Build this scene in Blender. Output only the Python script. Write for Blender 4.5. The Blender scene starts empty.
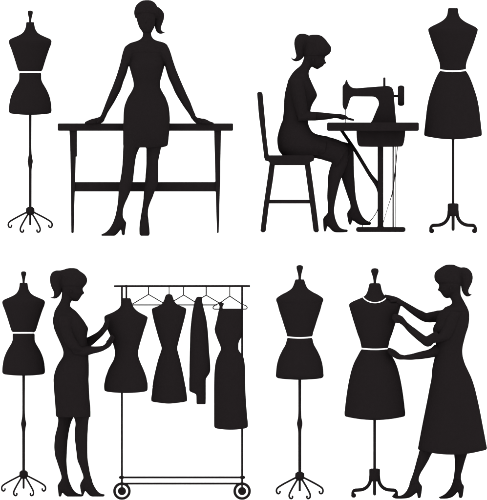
import bpy, bmesh, math
from mathutils import Vector
from mathutils.geometry import tessellate_polygon
S = 0.0072                      # metres per photograph pixel
W = 2.9                         # strength of the white studio surround
FY = 2.3                        # how far back the upper display tier stands
sc = bpy.context.scene
COL = sc.collection

# ------------------------------------------------------------- materials
def mat(name, rgb, var=0.05, scale=60, rough=1.0, spec=0.0):
    m = bpy.data.materials.new(name); m.use_nodes = True
    nt = m.node_tree; b = nt.nodes['Principled BSDF']
    tc = nt.nodes.new('ShaderNodeTexCoord')
    n = nt.nodes.new('ShaderNodeTexNoise'); n.inputs['Scale'].default_value = scale
    n.inputs['Detail'].default_value = 3
    nt.links.new(tc.outputs['Object'], n.inputs['Vector'])
    r = nt.nodes.new('ShaderNodeValToRGB')
    r.color_ramp.elements[0].position = .3; r.color_ramp.elements[1].position = .7
    r.color_ramp.elements[0].color = [c*(1-var) for c in rgb] + [1]
    r.color_ramp.elements[1].color = [c*(1+var) for c in rgb] + [1]
    nt.links.new(n.outputs['Fac'], r.inputs['Fac'])
    nt.links.new(r.outputs['Color'], b.inputs['Base Color'])
    b.inputs['Roughness'].default_value = rough
    b.inputs['Specular IOR Level'].default_value = spec
    return m
K = (0.0192/W, 0.0157/W, 0.0166/W)
M = dict(skin=mat('black_skin', K), cloth=mat('black_cloth', K, .08, 120), hair=mat('black_hair', K, .08, 90),
         iron=mat('black_iron', K), wood=mat('black_wood', K, .06, 30), shoe=mat('black_leather', K),
         form=mat('black_linen', K, .06, 150), grey=mat('grey_steel', (.066, .064, .064)),
         white=mat('white_ribbon', (.9, .9, .9), .01), stage=mat('white_stage', (.9, .9, .9), .005, 2))

# ------------------------------------------------------------- geometry helpers
def C(x0, y0, k, rows):
    """rows of (left,top | right,bottom) readings made on an enlarged view -> photograph units"""
    return [tuple(x0+v/k if i % 2 == 0 else y0+v/k for i, v in enumerate(r)) for r in rows]
def CV(x0, y0, k, rows):        # rows (y, left, right[, sag])
    return [(y0+r[0]/k, x0+r[1]/k, x0+r[2]/k) + ((r[3],) if len(r) > 3 else (0,)) for r in rows]
def wp(px, py, Y):
    return Vector(((px-243.5)*S, Y*S, (500-py)*S))
def pchip(xs, ys, x):
    n = len(xs)
    if x <= xs[0]: return ys[0]
    if x >= xs[-1]: return ys[-1]
    h = [xs[i+1]-xs[i] for i in range(n-1)]; d = [(ys[i+1]-ys[i])/h[i] for i in range(n-1)]
    def sl(i):
        if i == 0: return d[0]
        if i == n-1: return d[-1]
        if d[i-1]*d[i] <= 0: return 0
        w1 = 2*h[i]+h[i-1]; w2 = h[i]+2*h[i-1]
        return (w1+w2)/(w1/d[i-1]+w2/d[i])
    i = max(j for j in range(n-1) if xs[j] <= x)
    t = (x-xs[i])/h[i]; m0 = sl(i)*h[i]; m1 = sl(i+1)*h[i]
    return (2*t**3-3*t**2+1)*ys[i]+(t**3-2*t**2+t)*m0+(-2*t**3+3*t**2)*ys[i+1]+(t**3-t**2)*m1
def fn(v):
    if callable(v): return v
    if isinstance(v, (int, float)): return lambda t: v
    return lambda t: pchip([a[0] for a in v], [a[1] for a in v], t)
def rings(bm, R):
    vs = [[bm.verts.new(p) for p in r] for r in R]
    n = len(R[0])
    for a, b in zip(vs, vs[1:]):
        for i in range(n):
            bm.faces.new((a[i], a[(i+1) % n], b[(i+1) % n], b[i]))
    for r, fl in ((vs[0], 1), (vs[-1], 0)):
        c = bm.verts.new(sum((v.co for v in r), Vector())/n)
        for i in range(n):
            q = (r[(i+1) % n], r[i], c) if fl else (r[i], r[(i+1) % n], c)
            bm.faces.new(q)
def vloft(bm, rows, dep=.62, Y=0, inset=0, n=36, p=2.0, step=.8):
    """stack of horizontal rounded sections; rows (y, left, right, sag)"""
    ys = [r[0] for r in rows]
    L = fn([(r[0], r[1]) for r in rows]); Rr = fn([(r[0], r[2]) for r in rows])
    Sg = fn([(r[0], r[3]) for r in rows]); Yf = fn(Y)
    df = fn(dep) if not isinstance(dep, (int, float)) else None
    t = set(ys); k = int((ys[-1]-ys[0])/step)+1
    for i in range(1, k): t.add(ys[0]+(ys[-1]-ys[0])*i/k)
    t = sorted(t); out = []; last = -9
    for y in t:
        if y-last < .12 and y not in (ys[0], ys[-1]): continue
        last = y
        a, b = L(y)+inset, Rr(y)-inset; c, hw = (a+b)/2, max((b-a)/2, .05)
        d = max(df(y)-inset, .05) if df else hw*dep
        ring = []
        for i in range(n):
            th = 2*math.pi*i/n; co, si = math.cos(th), math.sin(th)
            e = 2/p
            x = math.copysign(abs(co)**e, co); q = math.copysign(abs(si)**e, si)
            ring.append(wp(c+hw*x, y+Sg(y)*(1-co*co), Yf(y)+d*q))
        out.append(ring)
    rings(bm, out)
def cat(P, sub=4):
    if len(P) < 3: return [tuple(p) for p in P]
    out = []
    m = len(P[0])
    for i in range(len(P)-1):
        p0, p1, p2, p3 = P[max(i-1, 0)], P[i], P[i+1], P[min(i+2, len(P)-1)]
        for s in range(sub):
            t = s/sub
            out.append(tuple(.5*((2*p1[j])+(-p0[j]+p2[j])*t+(2*p0[j]-5*p1[j]+4*p2[j]-p3[j])*t*t+(-p0[j]+3*p1[j]-3*p2[j]+p3[j])*t**3) for j in range(m)))
    out.append(tuple(P[-1])); return out
def ins(pairs, e, upto=99):
    out = []
    for i, p in enumerate(pairs):
        l = math.dist(p[:2], p[2:])
        f = min(e, l*.3)/l if i < upto else 0
        dx, dy = (p[2]-p[0])*f, (p[3]-p[1])*f
        out.append((p[0]+dx, p[1]+dy, p[2]-dx, p[3]-dy))
    return out
def rib(bm, pairs, Y=0, d=None, sub=4, n=16, dmax=99, k=1.0, inset=0):
    """rounded limb whose front outline is the given run of edge pairs"""
    m = len(pairs)
    Yl = Y if isinstance(Y, (list, tuple)) else [Y]*m
    if len(Yl) == 2 and m != 2: Yl = [Yl[0]+(Yl[1]-Yl[0])*i/(m-1) for i in range(m)]
    Q = []
    for i, pr in enumerate(pairs):
        hw = math.dist(pr[:2], pr[2:])/2
        dd = (d[i] if isinstance(d, (list, tuple)) else d) if d is not None else min(hw*k, dmax)
        Q.append(tuple(pr)+(Yl[i], dd))
    R = []
    for x1, y1, x2, y2, yy, dd in cat(Q, sub):
        cx, cy = (x1+x2)/2, (y1+y2)/2; hx, hy = (x2-x1)/2, (y2-y1)/2
        if inset:
            l = math.hypot(hx, hy); f = max(l-inset, .2)/l; hx *= f; hy *= f
        R.append([wp(cx+hx*math.cos(2*math.pi*i/n), cy+hy*math.cos(2*math.pi*i/n), yy+max(dd-inset, .1)*math.sin(2*math.pi*i/n)) for i in range(n)])
    rings(bm, R)
def tube(bm, pts, r=1.0, sub=5, n=12):
    """round tube through points (px, py, Y); r number or list"""
    rl = r if isinstance(r, (list, tuple)) else [r]*len(pts)
    Q = cat([tuple(p)+(rr,) for p, rr in zip(pts, rl)], sub)
    V = [wp(*q[:3]) for q in Q]; R = []
    up = None
    def add(c, T, rad):
        nonlocal up
        if up is None: up = Vector((0, 1, 0)) if abs(T.y) < .9 else Vector((1, 0, 0))
        a = (up-T*up.dot(T)).normalized(); b = T.cross(a); up = a
        R.append([c+(a*math.cos(2*math.pi*j/n)+b*math.sin(2*math.pi*j/n))*rad for j in range(n)])
    m = len(V)
    T0 = (V[1]-V[0]).normalized(); T1 = (V[-1]-V[-2]).normalized()
    r0 = Q[0][3]*S; r1 = Q[-1][3]*S
    for a in (.95, .6, .25): add(V[0]-T0*r0*.8*a+T0*r0*.35, T0, r0*math.sqrt(max(1-a*a, 0)))
    for i in range(m):
        T = (V[min(i+1, m-1)]-V[max(i-1, 0)]).normalized()
        if i in (0, m-1): continue
        add(V[i], T, Q[i][3]*S)
    if m == 2: add((V[0]+V[1])/2, T0, (r0+r1)/2)
    for a in (.25, .6, .95): add(V[-1]+T1*r1*.8*a-T1*r1*.35, T1, r1*math.sqrt(1-a*a))
    rings(bm, R)
def ell(bm, c, r, n=14):
    """ellipsoid, centre (px, py, Y), radii in pixels"""
    R = []
    for i in range(1, n):
        a = math.pi*i/n
        R.append([wp(c[0]+r[0]*math.sin(a)*math.cos(2*math.pi*j/n), c[1]-r[1]*math.cos(a), c[2]+r[2]*math.sin(a)*math.sin(2*math.pi*j/n)) for j in range(n)])
    rings(bm, R)
def turn(bm, c, prof, axis='Y', n=48):
    """turned solid; prof list of (offset along axis, radius) in pixels"""
    R = []
    for o, r in prof:
        ring = []
        for j in range(n):
            a = 2*math.pi*j/n; u, v = r*math.cos(a), r*math.sin(a)
            ring.append(wp(c[0]+u, c[1]+v, c[2]+o) if axis == 'Y' else wp(c[0]+o, c[1]+u, c[2]+v))
        R.append(ring)
    rings(bm, R)
def ringsolid(bm, c, ro, ri, hy, n=64):
    """tyre: ring about the depth axis"""
    vs = []
    prof = [(ri, -hy*.8), (ri+.4, -hy), (ro-.6, -hy), (ro, -hy*.4), (ro, hy*.4), (ro-.6, hy), (ri+.4, hy), (ri, hy*.8)]
    for j in range(n):
        a = 2*math.pi*j/n
        vs.append([bm.verts.new(wp(c[0]+r*math.cos(a), c[1]+r*math.sin(a), c[2]+y)) for r, y in prof])
    for j in range(n):
        a, b = vs[j], vs[(j+1) % n]
        for i in range(len(prof)):
            k = (i+1) % len(prof)
            bm.faces.new((a[i], a[k], b[k], b[i]))
def chaikin(P, it=2, f=.25):
    for _ in range(it):
        Q = []
        for i in range(len(P)):
            a, b = P[i], P[(i+1) % len(P)]
            Q += [(a[0]*(1-f)+b[0]*f, a[1]*(1-f)+b[1]*f), (a[0]*f+b[0]*(1-f), a[1]*f+b[1]*(1-f))]
        P = Q
    return P
def rrect(x0, y0, x1, y1, r=1.0):
    out = []
    for cx, cy, a0 in ((x1-r, y0+r, -90), (x1-r, y1-r, 0), (x0+r, y1-r, 90), (x0+r, y0+r, 180)):
        for k in range(5):
            a = math.radians(a0+k*22.5); out.append((cx+r*math.cos(a), cy+r*math.sin(a)))
    return out
def plate(bm, P, Y, hd, bev=.6):
    """outline extruded along depth, edges chamfered inwards; outline stays exact"""
    n = len(P); cx = [0]*n
    A = sum(P[i][0]*P[(i+1) % n][1]-P[(i+1) % n][0]*P[i][1] for i in range(n))
    s = 1 if A > 0 else -1
    def off(e):
        out = []
        for i in range(n):
            a, b, c = P[i-1], P[i], P[(i+1) % n]
            n1 = Vector((b[1]-a[1], a[0]-b[0])); n2 = Vector((c[1]-b[1], b[0]-c[0]))
            if n1.length: n1.normalize()
            if n2.length: n2.normalize()
            nn = n1+n2
            if nn.length: nn.normalize()
            out.append((b[0]-nn.x*e*s, b[1]-nn.y*e*s))
        return out
    lv = [(hd, bev), (hd-bev*.3, bev*.3), (hd-bev, 0), (-hd+bev, 0), (-hd+bev*.3, bev*.3), (-hd, bev)]
    V = [[bm.verts.new(wp(x, y, Y-d)) for x, y in off(e)] for d, e in lv]
    for a, b in zip(V, V[1:]):
        for i in range(n): bm.faces.new((a[i], a[(i+1) % n], b[(i+1) % n], b[i]))
    for r in (V[0], V[-1]):
        for tri in tessellate_polygon([[Vector((x, y, 0)) for x, y in P]]):
            try: bm.faces.new([r[i] for i in tri])
            except ValueError: pass

def obj(name, bm, m, parent=None, voxel=None, flat=False, sm=0):
    bmesh.ops.recalc_face_normals(bm, faces=bm.faces)
    me = bpy.data.meshes.new(name); bm.to_mesh(me); bm.free()
    o = bpy.data.objects.new(name, me); COL.objects.link(o)
    if voxel:
        md = o.modifiers.new('r', 'REMESH'); md.mode = 'VOXEL'; md.voxel_size = voxel*S
        if sm:
            s2 = o.modifiers.new('s', 'SMOOTH'); s2.factor = .5; s2.iterations = sm
        dg = bpy.context.evaluated_depsgraph_get()
        m2 = bpy.data.meshes.new_from_object(o.evaluated_get(dg)); o.modifiers.clear(); o.data = m2; me = m2
        m2.name = name
    me.materials.clear(); me.materials.append(M[m])
    if not flat:
        for q in me.polygons: q.use_smooth = True
    if parent:
        o.parent = parent; o.matrix_parent_inverse.identity()
        o.location = -Vector(parent['_b'])
    elif up_tier[0]: o.location.y += FY
    return o
up_tier = [True]
def thing(name, label, cat_, base, group=None):
    e = bpy.data.objects.new(name, None); COL.objects.link(e); e.empty_display_size = .05
    b = wp(*base); e['_b'] = tuple(b)
    e.location = b+Vector((0, FY if up_tier[0] else 0, 0))
    e['label'] = label; e['category'] = cat_
    if group: e['group'] = group
    return e
def B(): return bmesh.new()
def mk(name, m, parent, f, *a, voxel=None, flat=False, sm=0, **k):
    bm = B(); flat = flat or f is plate; f(bm, *a, **k); return obj(name, bm, m, parent, voxel, flat, sm)

# ------------------------------------------------------------- the setting: a white two-tier display stage
def slab(name, x0, x1, y0, y1, z0, z1):
    bm = B(); bmesh.ops.create_cube(bm, size=1)
    for v in bm.verts:
        v.co = Vector(((x0+x1)/2+v.co.x*(x1-x0), (y0+y1)/2+v.co.y*(y1-y0), (z0+z1)/2+v.co.z*(z1-z0)))
    up_tier[0] = False
    o = obj(name, bm, 'stage', None, flat=True); o['kind'] = 'structure'; return o
zp = lambda py: (500-py)*S
XS = 7.0; xl = (108.5-243.5)*S
RY = 1.25                                   # face of the tall riser
slab('floor', -XS, XS, -4, RY, zp(499.9)-.05, zp(499.9))
slab('low_step', -XS, xl, -1.0, RY-.003, zp(499.9)+.0005, zp(496.7))
slab('upper_floor', -XS, XS, RY, 6, 0.02, zp(235.9))
slab('upper_step', -XS, XS, FY-27.4*S, 5.996, zp(235.9)+.0005, zp(233.2))
slab('back_wall', -XS, XS, 6, 6.2, -.05, 7)

# ------------------------------------------------------------- dress forms
def iron_legs(t, cx, cy, k=1.0):
    """four curled feet and the spike below the hub; (cx, cy) the hub centre"""
    hub = B()
    vloft(hub, [(cy-4.4*k, cx-2.6*k, cx+2.6*k, 0), (cy-3.6*k, cx-3*k, cx+3*k, 0), (cy-3*k, cx-4.2*k, cx+4.2*k, 0), (cy+1.2*k, cx-4.4*k, cx+4.4*k, 0), (cy+2.6*k, cx-3.8*k, cx+3.8*k, 0), (cy+4.2*k, cx-1.6*k, cx+1.6*k, 0)], 1.0)
    obj('hub', hub, 'iron', t)
    mk('spike', 'iron', t, tube, [(cx, cy+3*k, 0), (cx, cy+8*k, 0), (cx, cy+13.7*k, 0)], 1.12*k)
    outer = [(-3.2, .9), (-9.5, 4.1), (-16, 7.6), (-20.6, 10.6), (-21.9, 13), (-21.5, 15.4), (-20, 16.3), (-18.7, 15.4), (-18.6, 13.8)]
    inner = [(-2.2, 3), (-6.2, 9.7), (-9.3, 15.6), (-9.95, 18.6), (-9.1, 20.5), (-7.6, 20.9), (-6.7, 19.9), (-6.9, 18.5)]
    for P, y1 in ((outer, 9), (inner, -17)):
        for s in (-1, 1):
            L = max(abs(p[0]) for p in P)
            mk('leg', 'iron', t, tube, [(cx-s*p[0]*k, cy+p[1]*k, y1*k*min(abs(p[0])/L, 1)) for p in P], [.95*k]*(len(P)-3)+[.9*k, .85*k, .95*k])
def pole(t, cx, y0, yb, y1, r=1.4, bulge=2.75):
    rows = [(y0, r), (yb-15, r*.93), (yb-8, r*1.05), (yb-3.5, r*1.5), (yb, bulge), (yb+3.5, r*1.5), (yb+9, r*1.05), (y1, r*1.0)]
    mk('pole', 'iron', t, vloft, [(y, cx-w, cx+w, 0) for y, w in rows], 1.0, n=16)
def finial(t, rows, cx):
    mk('finial', 'wood', t, vloft, [(a, cx-w, cx+w, 0) for a, w in rows], 1.0, n=24, step=.4)
def form(label, up, cx, upper, lower, gapsag, fin, stand, ld=.62):
    up_tier[0] = up
    t = thing('dress_form', label, 'dress form', (cx, stand['base'], 0), 'dress forms on stands')
    if fin: finial(t, fin, cx)
    mk('bust', 'form', t, vloft, upper, .6)
    mk('hips' if fin and ld == .62 else 'skirt', 'form' if ld == .62 else 'cloth', t, vloft, lower, ld)
    u, l = upper[-1], lower[0]
    rows = [(u[0]+.02, u[1]+.35, u[2]-.35, gapsag), (l[0]-.02, l[1]+.35, l[2]-.35, gapsag)]
    mk('waist_ribbon', 'white', t, vloft, rows, .6)
    return t
def FU(cx, pts, sag=0):   # symmetric rows
    return [(y, cx-w, cx+w, (sag if i == len(pts)-1 else 0)) for i, (y, w) in enumerate(pts)]
FIN = [(10.4, .8), (10.8, 1.9), (11.8, 2.65), (13.2, 2.65), (16, 1.95), (19, 1.4), (21.5, 1.2), (23, 1.2)]
UPA = [(22, 3.3), (22.5, 4.0), (25, 4.3), (28.3, 4.95), (30.5, 6.0), (32.3, 7.2), (34.3, 9.8), (36, 13.2), (37.7, 17.2), (39, 19.9), (40.2, 21.1), (41.5, 21.45), (43.3, 21.2), (49.3, 19), (59.1, 15.7), (66.5, 13.4), (69.8, 12.3), (70.7, 11.7), (71.3, 10.9)]
LOA = [(72.85, 10.6), (73.6, 11.1), (78.9, 11.15), (82, 12.1), (86, 14.4), (91.2, 17.3), (98.6, 20), (106, 21.2), (110.4, 21.45), (112, 21.2), (113.4, 19.8), (114, 17), (114.5, 12)]
def form_curly(label, up, cx, dy, k=1.0, rows=None, hy=0):
    U = rows[0] if rows else [(y+dy, w) for y, w in UPA]
    Lo = rows[1] if rows else [(y+dy, w) for y, w in LOA]
    F = rows[2] if rows else [(y+dy, w) for y, w in FIN]
    sg = rows[3] if rows else 0.0
    upper = FU(cx, U, sg); lower = FU(cx, Lo, .5)
    lower[0] = lower[0][:3]+(sg,); lower[1] = lower[1][:3]+(sg,)
    hubc = rows[4] if rows else 211.2+dy+hy
    t = form(label, up, cx, upper, lower, sg, F, dict(base=hubc+21.6*k))
    pole(t, cx, Lo[-1][0]-1, hubc-49.8*k-(1 if hy else 0), hubc-2, 1.42*k, 2.7*k)
    iron_legs(t, cx, hubc, k)
form_curly('black dress form with curled iron feet beside the standing woman at the long table', True, 30.3, 0)
form_curly('black dress form with curled iron feet behind the woman who reaches to the clothes rail', False, 23.7, 260.8, hy=2.7)
UPD = [(279.3, 4.0), (279.9, 4.5), (283.8, 5.8), (288.6, 8.3), (290.6, 11), (292.4, 14), (294.2, 17.6), (296.2, 20.8), (297.6, 22.6), (299, 23.6), (300.5, 23.6), (303.2, 22.6), (310.2, 20.7), (319.6, 17.6), (327, 15.3), (333, 13.4), (335.6, 12.8), (336.3, 12.4)]
LOD = [(337.9, 12.2), (338.8, 12.7), (343.8, 14), (351, 17.9), (358.2, 21.1), (365.4, 23), (373, 23.8), (375.6, 24), (377.4, 23.2), (378.4, 21.2), (379, 17), (379.4, 12)]
FID = [(265, .9), (265.4, 2.2), (266.4, 3.25), (268, 3.3), (271, 2.6), (275, 1.7), (278, 1.35), (281, 1.35)]
form_curly('black dress form with curled iron feet between the clothes rail and the clothed form', False, 299.7, 0, 1.06, (UPD, LOD, FID, .8, 476.4))

def stand_tripod(t, cx, y0, hy0, k, foot):
    mk('pole', 'iron', t, vloft, [(y0, cx-1.45, cx+1.45, 0), (hy0+2, cx-1.45, cx+1.45, 0)], 1.0, n=16)
    hub = B()
    vloft(hub, [(hy0, cx-3.4*k, cx+3.4*k, 0), (hy0+.5, cx-5*k, cx+5*k, 0), (hy0+1.6, cx-5.35*k, cx+5.35*k, 0), (hy0+8, cx-5.3*k, cx+5.3*k, 0), (hy0+11.5, cx-4.9*k, cx+4.9*k, 0), (hy0+13.2, cx-3*k, cx+3*k, 0)], 1.0)
    obj('hub', hub, 'iron', t)
    for s in (-1, 1):
        P = [(3.7, 7, 0), (4.0, 11, 0), (5.2, 15, 2), (8, 18.6, 5), (12, 20.7, 8), (16, 21.2, 10), (19.5, 21.5, 12), (21.3, 23.2, 13), (21.4, 25.6, 13)]
        bm = B(); tube(bm, [(cx+s*a*k, hy0+b*k, c*k) for a, b, c in P], [1.75*k]*7+[1.5*k, 1.6*k])
        ell(bm, (cx+s*20.6*k, hy0+26.5*k, 13*k), (2.5*k, 2.4*k, 2.5*k))
        obj('leg', bm, 'iron', t)
    mk('leg', 'iron', t, tube, [(cx, hy0+8*k, -3), (cx, hy0+16*k, -4), (cx, hy0+23*k, -8), (cx, hy0+25.0*k, -16), (cx, hy0+24.9*k, -21)], [1.6*k]*5)

# form with the flared skirt (top right)
cB = 452.9
UB = [(7.9, 3.8), (8.4, 4.8), (9.6, 5.25), (13.2, 5.6), (16.3, 6.6), (18.3, 8), (20.4, 10.4), (22.4, 13.6), (24.4, 17.6), (26.4, 21.6), (28, 24), (29.3, 24.85), (31, 24.7), (36, 23.2), (43.2, 20.9), (50.4, 18.2), (57.6, 15.3), (62.4, 13.7), (66, 13.1), (68.6, 13.1), (69.2, 12.8)]
LB = [(71.0, 13.0), (71.8, 13.7), (76.8, 16.6), (84, 19.6), (91, 22), (96, 23.6), (108, 26.1), (120, 27.5), (127.2, 28.3), (134.4, 28.95), (135.6, 28.5), (136.6, 26.5), (137.3, 22)]
t = form('black dress form in a flared skirt, right of the sewing table', True, cB, FU(cB, UB, 1.2), [r[:3]+((1.2,) if i < 2 else (0,) if i < 7 else (2.2,)) for i, r in enumerate(FU(cB, LB))], 1.2, None, dict(base=232.6), ld=.7)
stand_tripod(t, cB+.1, 137, 203.2, 1.04, 0)

# form being fitted (bottom right)
up_tier[0] = False
cE = 374.8
UE = [(283.1, 4.2), (283.6, 5.3), (285, 5.9), (289.5, 6.9), (293, 8.2), (295.3, 9.7), (297.2, 12.5), (298.6, 15.5), (300, 19), (301.5, 22.3), (303, 24.7), (304.2, 25.7), (305.8, 25.8), (308, 25.3), (314.2, 23.5), (324, 20.5), (334, 17.3), (341, 14.8), (346.3, 13.7), (347.7, 13.4)]
LE = [(349.35, 13.4), (350.4, 14.2), (356.5, 17.6), (362, 20.5), (368, 22.8), (375, 24.7), (381, 26), (387.5, 27.2), (400, 29), (408, 29.9), (413, 30.4), (415.6, 30.2), (416.9, 28.5), (417.6, 25)]
t = form('black dress form with white collar line and waist line, being fitted by a woman', False, cE, FU(cE, UE, .9), [r[:3]+((.9,) if i < 2 else (0,) if i < 8 else (2.6,)) for i, r in enumerate(FU(cE, LE))], .9, [(y, w) for y, w in [(268.1, .9), (268.5, 2.4), (269.6, 3.6), (271.4, 3.8), (274.5, 2.9), (278, 1.9), (281.5, 1.5), (284, 1.5)]], dict(base=497.5), ld=.7)
bm = B()
col = C(330, 255, 4.058, [(133, 170), (140, 178), (151, 186), (165, 191.5), (182, 193.5), (199, 191.5), (213, 186), (224, 178), (231, 170)])
fw = fn([(y, w) for y, w in UE])
tube(bm, [(x, y, -.6*fw(y)*math.sqrt(max(1-((x-cE)/fw(y))**2, .02))-.2) for x, y in col], .52)
obj('collar_trim', bm, 'white', t)
stand_tripod(t, 374.6, 418, 468.4, 1.02, 0)

# ------------------------------------------------------------- long table (top left)
up_tier[0] = True
t = thing('work_table', 'long black wooden table with a low rail, behind the standing woman', 'table', (145, 233, 0))
mk('tabletop', 'wood', t, plate, rrect(57.8, 123.3, 233.2, 130.9, 1.2), 0, 30, .6)
for y in (-24, 24):
    mk('leg', 'wood', t, plate, [(69.4, 130.5), (77.1, 130.5), (77.1, 156.6), (75.9, 156.8), (75.4, 182), (74.9, 192), (73.9, 232.4), (73.2, 233.1), (71.9, 233.1), (71.3, 232.4), (70.7, 180), (70.3, 152)], y, 3, .4)
    mk('leg', 'wood', t, plate, [(214.1, 130.5), (221.1, 130.5), (220.6, 160), (220.2, 181), (219.2, 220), (218.8, 232.4), (218.3, 233.1), (217.4, 233.1), (216.9, 232.4), (215.6, 192), (214.8, 160)], y, 3, .4)
    mk('rail', 'wood', t, plate, [(74.6, 181.0), (75.6, 182.0), (214.6, 182.0), (215.6, 181), (216, 192.2), (215.2, 191.5), (75.3, 191.5), (74.4, 192.6)], y, 1.6, .3)

# ------------------------------------------------------------- people helpers
def hand(bm, palm, tips, Y, sgn=1, spread=2.5, fan=.7, thumb=None, r=1.0):
    """palm: edge pairs, tips: edge pairs that carry on from the palm's end"""
    w = 4.2
    ds = [2.2]+[w*.85]*(len(palm)-2)+[w]
    rib(bm, palm, Y, ds if len(palm) > 2 else [2.6, w], n=20)
    e = palm[-1]
    for i in range(4):
        o = (i-1.5)
        k = (.9, 1.0, .96, .8)[i]
        P = [e]
        for j, q in enumerate(tips):
            P.append(tuple(e[m]+(q[m]-e[m])*k for m in range(4)))
        # the longest finger keeps the traced outline, the others lie inside it
        P = [tuple((p[0]+p[2])/2+((p[m]-(p[0]+p[2])/2) if m % 2 == 0 else 0) if m % 2 == 0 else p[m] for m in range(4)) for p in P]
        ys = [Y+o*spread*.86]+[Y+o*spread*(1+fan*(j+1)/len(tips)*.5) for j in range(len(tips))]
        rib(bm, P, ys, [min(math.dist(p[:2], p[2:])/2, 1.05*r) for p in P], n=12)
    if thumb: tube(bm, thumb, [1.3, 1.2, 1.1, .9][:len(thumb)])
def person(label, base, group=None):
    return thing('person', label, 'woman', base, group)
VX = .5

# ---------------- woman standing in front of the long table
PY = -43
t = person('woman in a short dress and heels standing at the long table, hands spread on it', (145, 235.8, PY))
h = (125, 0, 9.74); c = (110, 0, 4.058); g = (60, 120, 4.058); s1 = (95, 190, 8.117)
bm = B()
head = CV(*h, [(25, 190, 240), (35, 170, 262), (60, 140, 282), (95, 123, 293), (140, 117, 297), (185, 115.5, 297), (205, 118, 295), (230, 125, 292), (268, 139, 286), (285, 150, 276), (300, 161, 268), (315, 170, 262)])
vloft(bm, head, [(r[0], d) for r, d in zip(head, (3, 6, 9, 10.5, 11, 11, 10.6, 10.2, 9.5, 8.5, 7.5, 6))], PY-1)
neck = CV(*h, [(250, 190, 250), (290, 168, 262), (310, 173, 256), (325, 175, 255), (345, 173, 258), (355, 170, 262), (368, 162, 270), (380, 150, 281), (390, 134, 298), (398, 115, 322), (408, 82, 362), (418, 50, 388), (428, 34, 402), (440, 18, 415)]) + \
    CV(*c, [(190, 64, 233), (205, 62, 236), (230, 67, 232), (265, 78, 221), (300, 87, 212), (340, 96, 203), (350, 96, 203), (362, 92, 207), (400, 70, 228), (440, 57.5, 239), (487, 54.5, 243)]) + \
    CV(*g, [(20, 257, 444), (60, 258, 440), (95, 262, 420), (112, 275, 405)])
nd = [(neck[0][0], 5), (33, 5.5), (40, 7), (43, 8), (48, 10), (60, 11.5), (66, 13.5), (75, 12), (86, 9.8), (100, 11.5), (115, 14.5), (135, 13), (147, 8)]
def split_inset(rows, y_from, e):
    return [(r[0], r[1]+(e if r[0] > y_from else 0), r[2]-(e if r[0] > y_from else 0), r[3]) for r in rows]
vloft(bm, split_inset(neck, 66, 1.0), nd, PY, n=44)
# arms
armL = C(*c, [(110, 178, 92, 240), (84, 178, 80, 262), (62, 188, 78, 266), (51, 215, 75, 272), (43, 250, 69, 295), (34, 282, 62, 314), (25, 310, 55, 332)]) + \
    C(75, 80, 9.74, [(365, 62, 448, 95), (340, 120, 420, 150), (318, 175, 392, 203), (300, 220, 370, 240), (282, 268, 343, 283), (265, 312, 320, 320), (254, 338, 303, 358), (243, 357, 287, 388)])
armR = C(*c, [(190, 176, 205, 240), (212, 174, 216, 258), (234, 186, 222, 266), (246, 212, 229, 290), (256, 245, 238, 318), (268, 280, 252, 348), (285, 322, 266, 380)]) + \
    C(180, 80, 9.74, [(48, 98, 22, 240), (75, 158, 52, 284), (100, 210, 78, 320), (120, 262, 97, 350), (137, 305, 108, 372), (153, 343, 122, 388)])
rib(bm, armL, [PY]*4+[PY+(i+1)*1.28 for i in range(11)])
rib(bm, armR, [PY]*4+[PY+(i+1)*1.4 for i in range(10)])
yh = PY+14.8
hand(bm, C(75, 80, 9.74, [(262, 345, 290, 392), (235, 359, 262, 420), (200, 369, 205, 428)]), C(75, 80, 9.74, [(170, 375, 172, 428), (140, 386, 140, 428), (112, 399, 112, 428), (95, 410, 96, 428)]), yh, thumb=[(100.5, 119.8, yh-3), (99.5, 121, yh-6), (97.5, 122, yh-8.5)])
hand(bm, C(180, 80, 9.74, [(148, 338, 118, 384), (165, 362, 152, 420), (200, 370, 196, 428)]), C(180, 80, 9.74, [(240, 376, 238, 428), (272, 389, 270, 428), (298, 404, 297, 428), (330, 413, 330, 427)]), yh, thumb=[(197.5, 119.5, yh-3), (199, 121, yh-6), (201, 122, yh-8.5)])
# legs
lg1 = CV(*g, [(60, 262, 345), (100, 257, 330), (115, 256, 322), (150, 255, 309), (200, 251, 302), (245, 244, 297)]) + CV(*s1, [(-10, 191, 292), (10, 190, 288), (60, 188, 268), (110, 183, 245), (160, 175, 230), (200, 167, 227), (230, 159, 233), (245, 154, 244)])
lg2 = CV(*g, [(60, 350, 430), (100, 350, 415), (112, 350, 411), (130, 350, 407), (170, 350, 400), (245, 345, 400)]) + CV(*s1, [(-5, 398, 496), (10, 397, 487), (60, 393, 468), (110, 388, 447), (160, 380, 433), (200, 373, 431), (240, 368, 434), (270, 364, 437)])
for lg, y in ((lg1, PY-2), (lg2, PY+1)):
    vloft(bm, lg, .95, y, inset=0, n=24)
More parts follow.
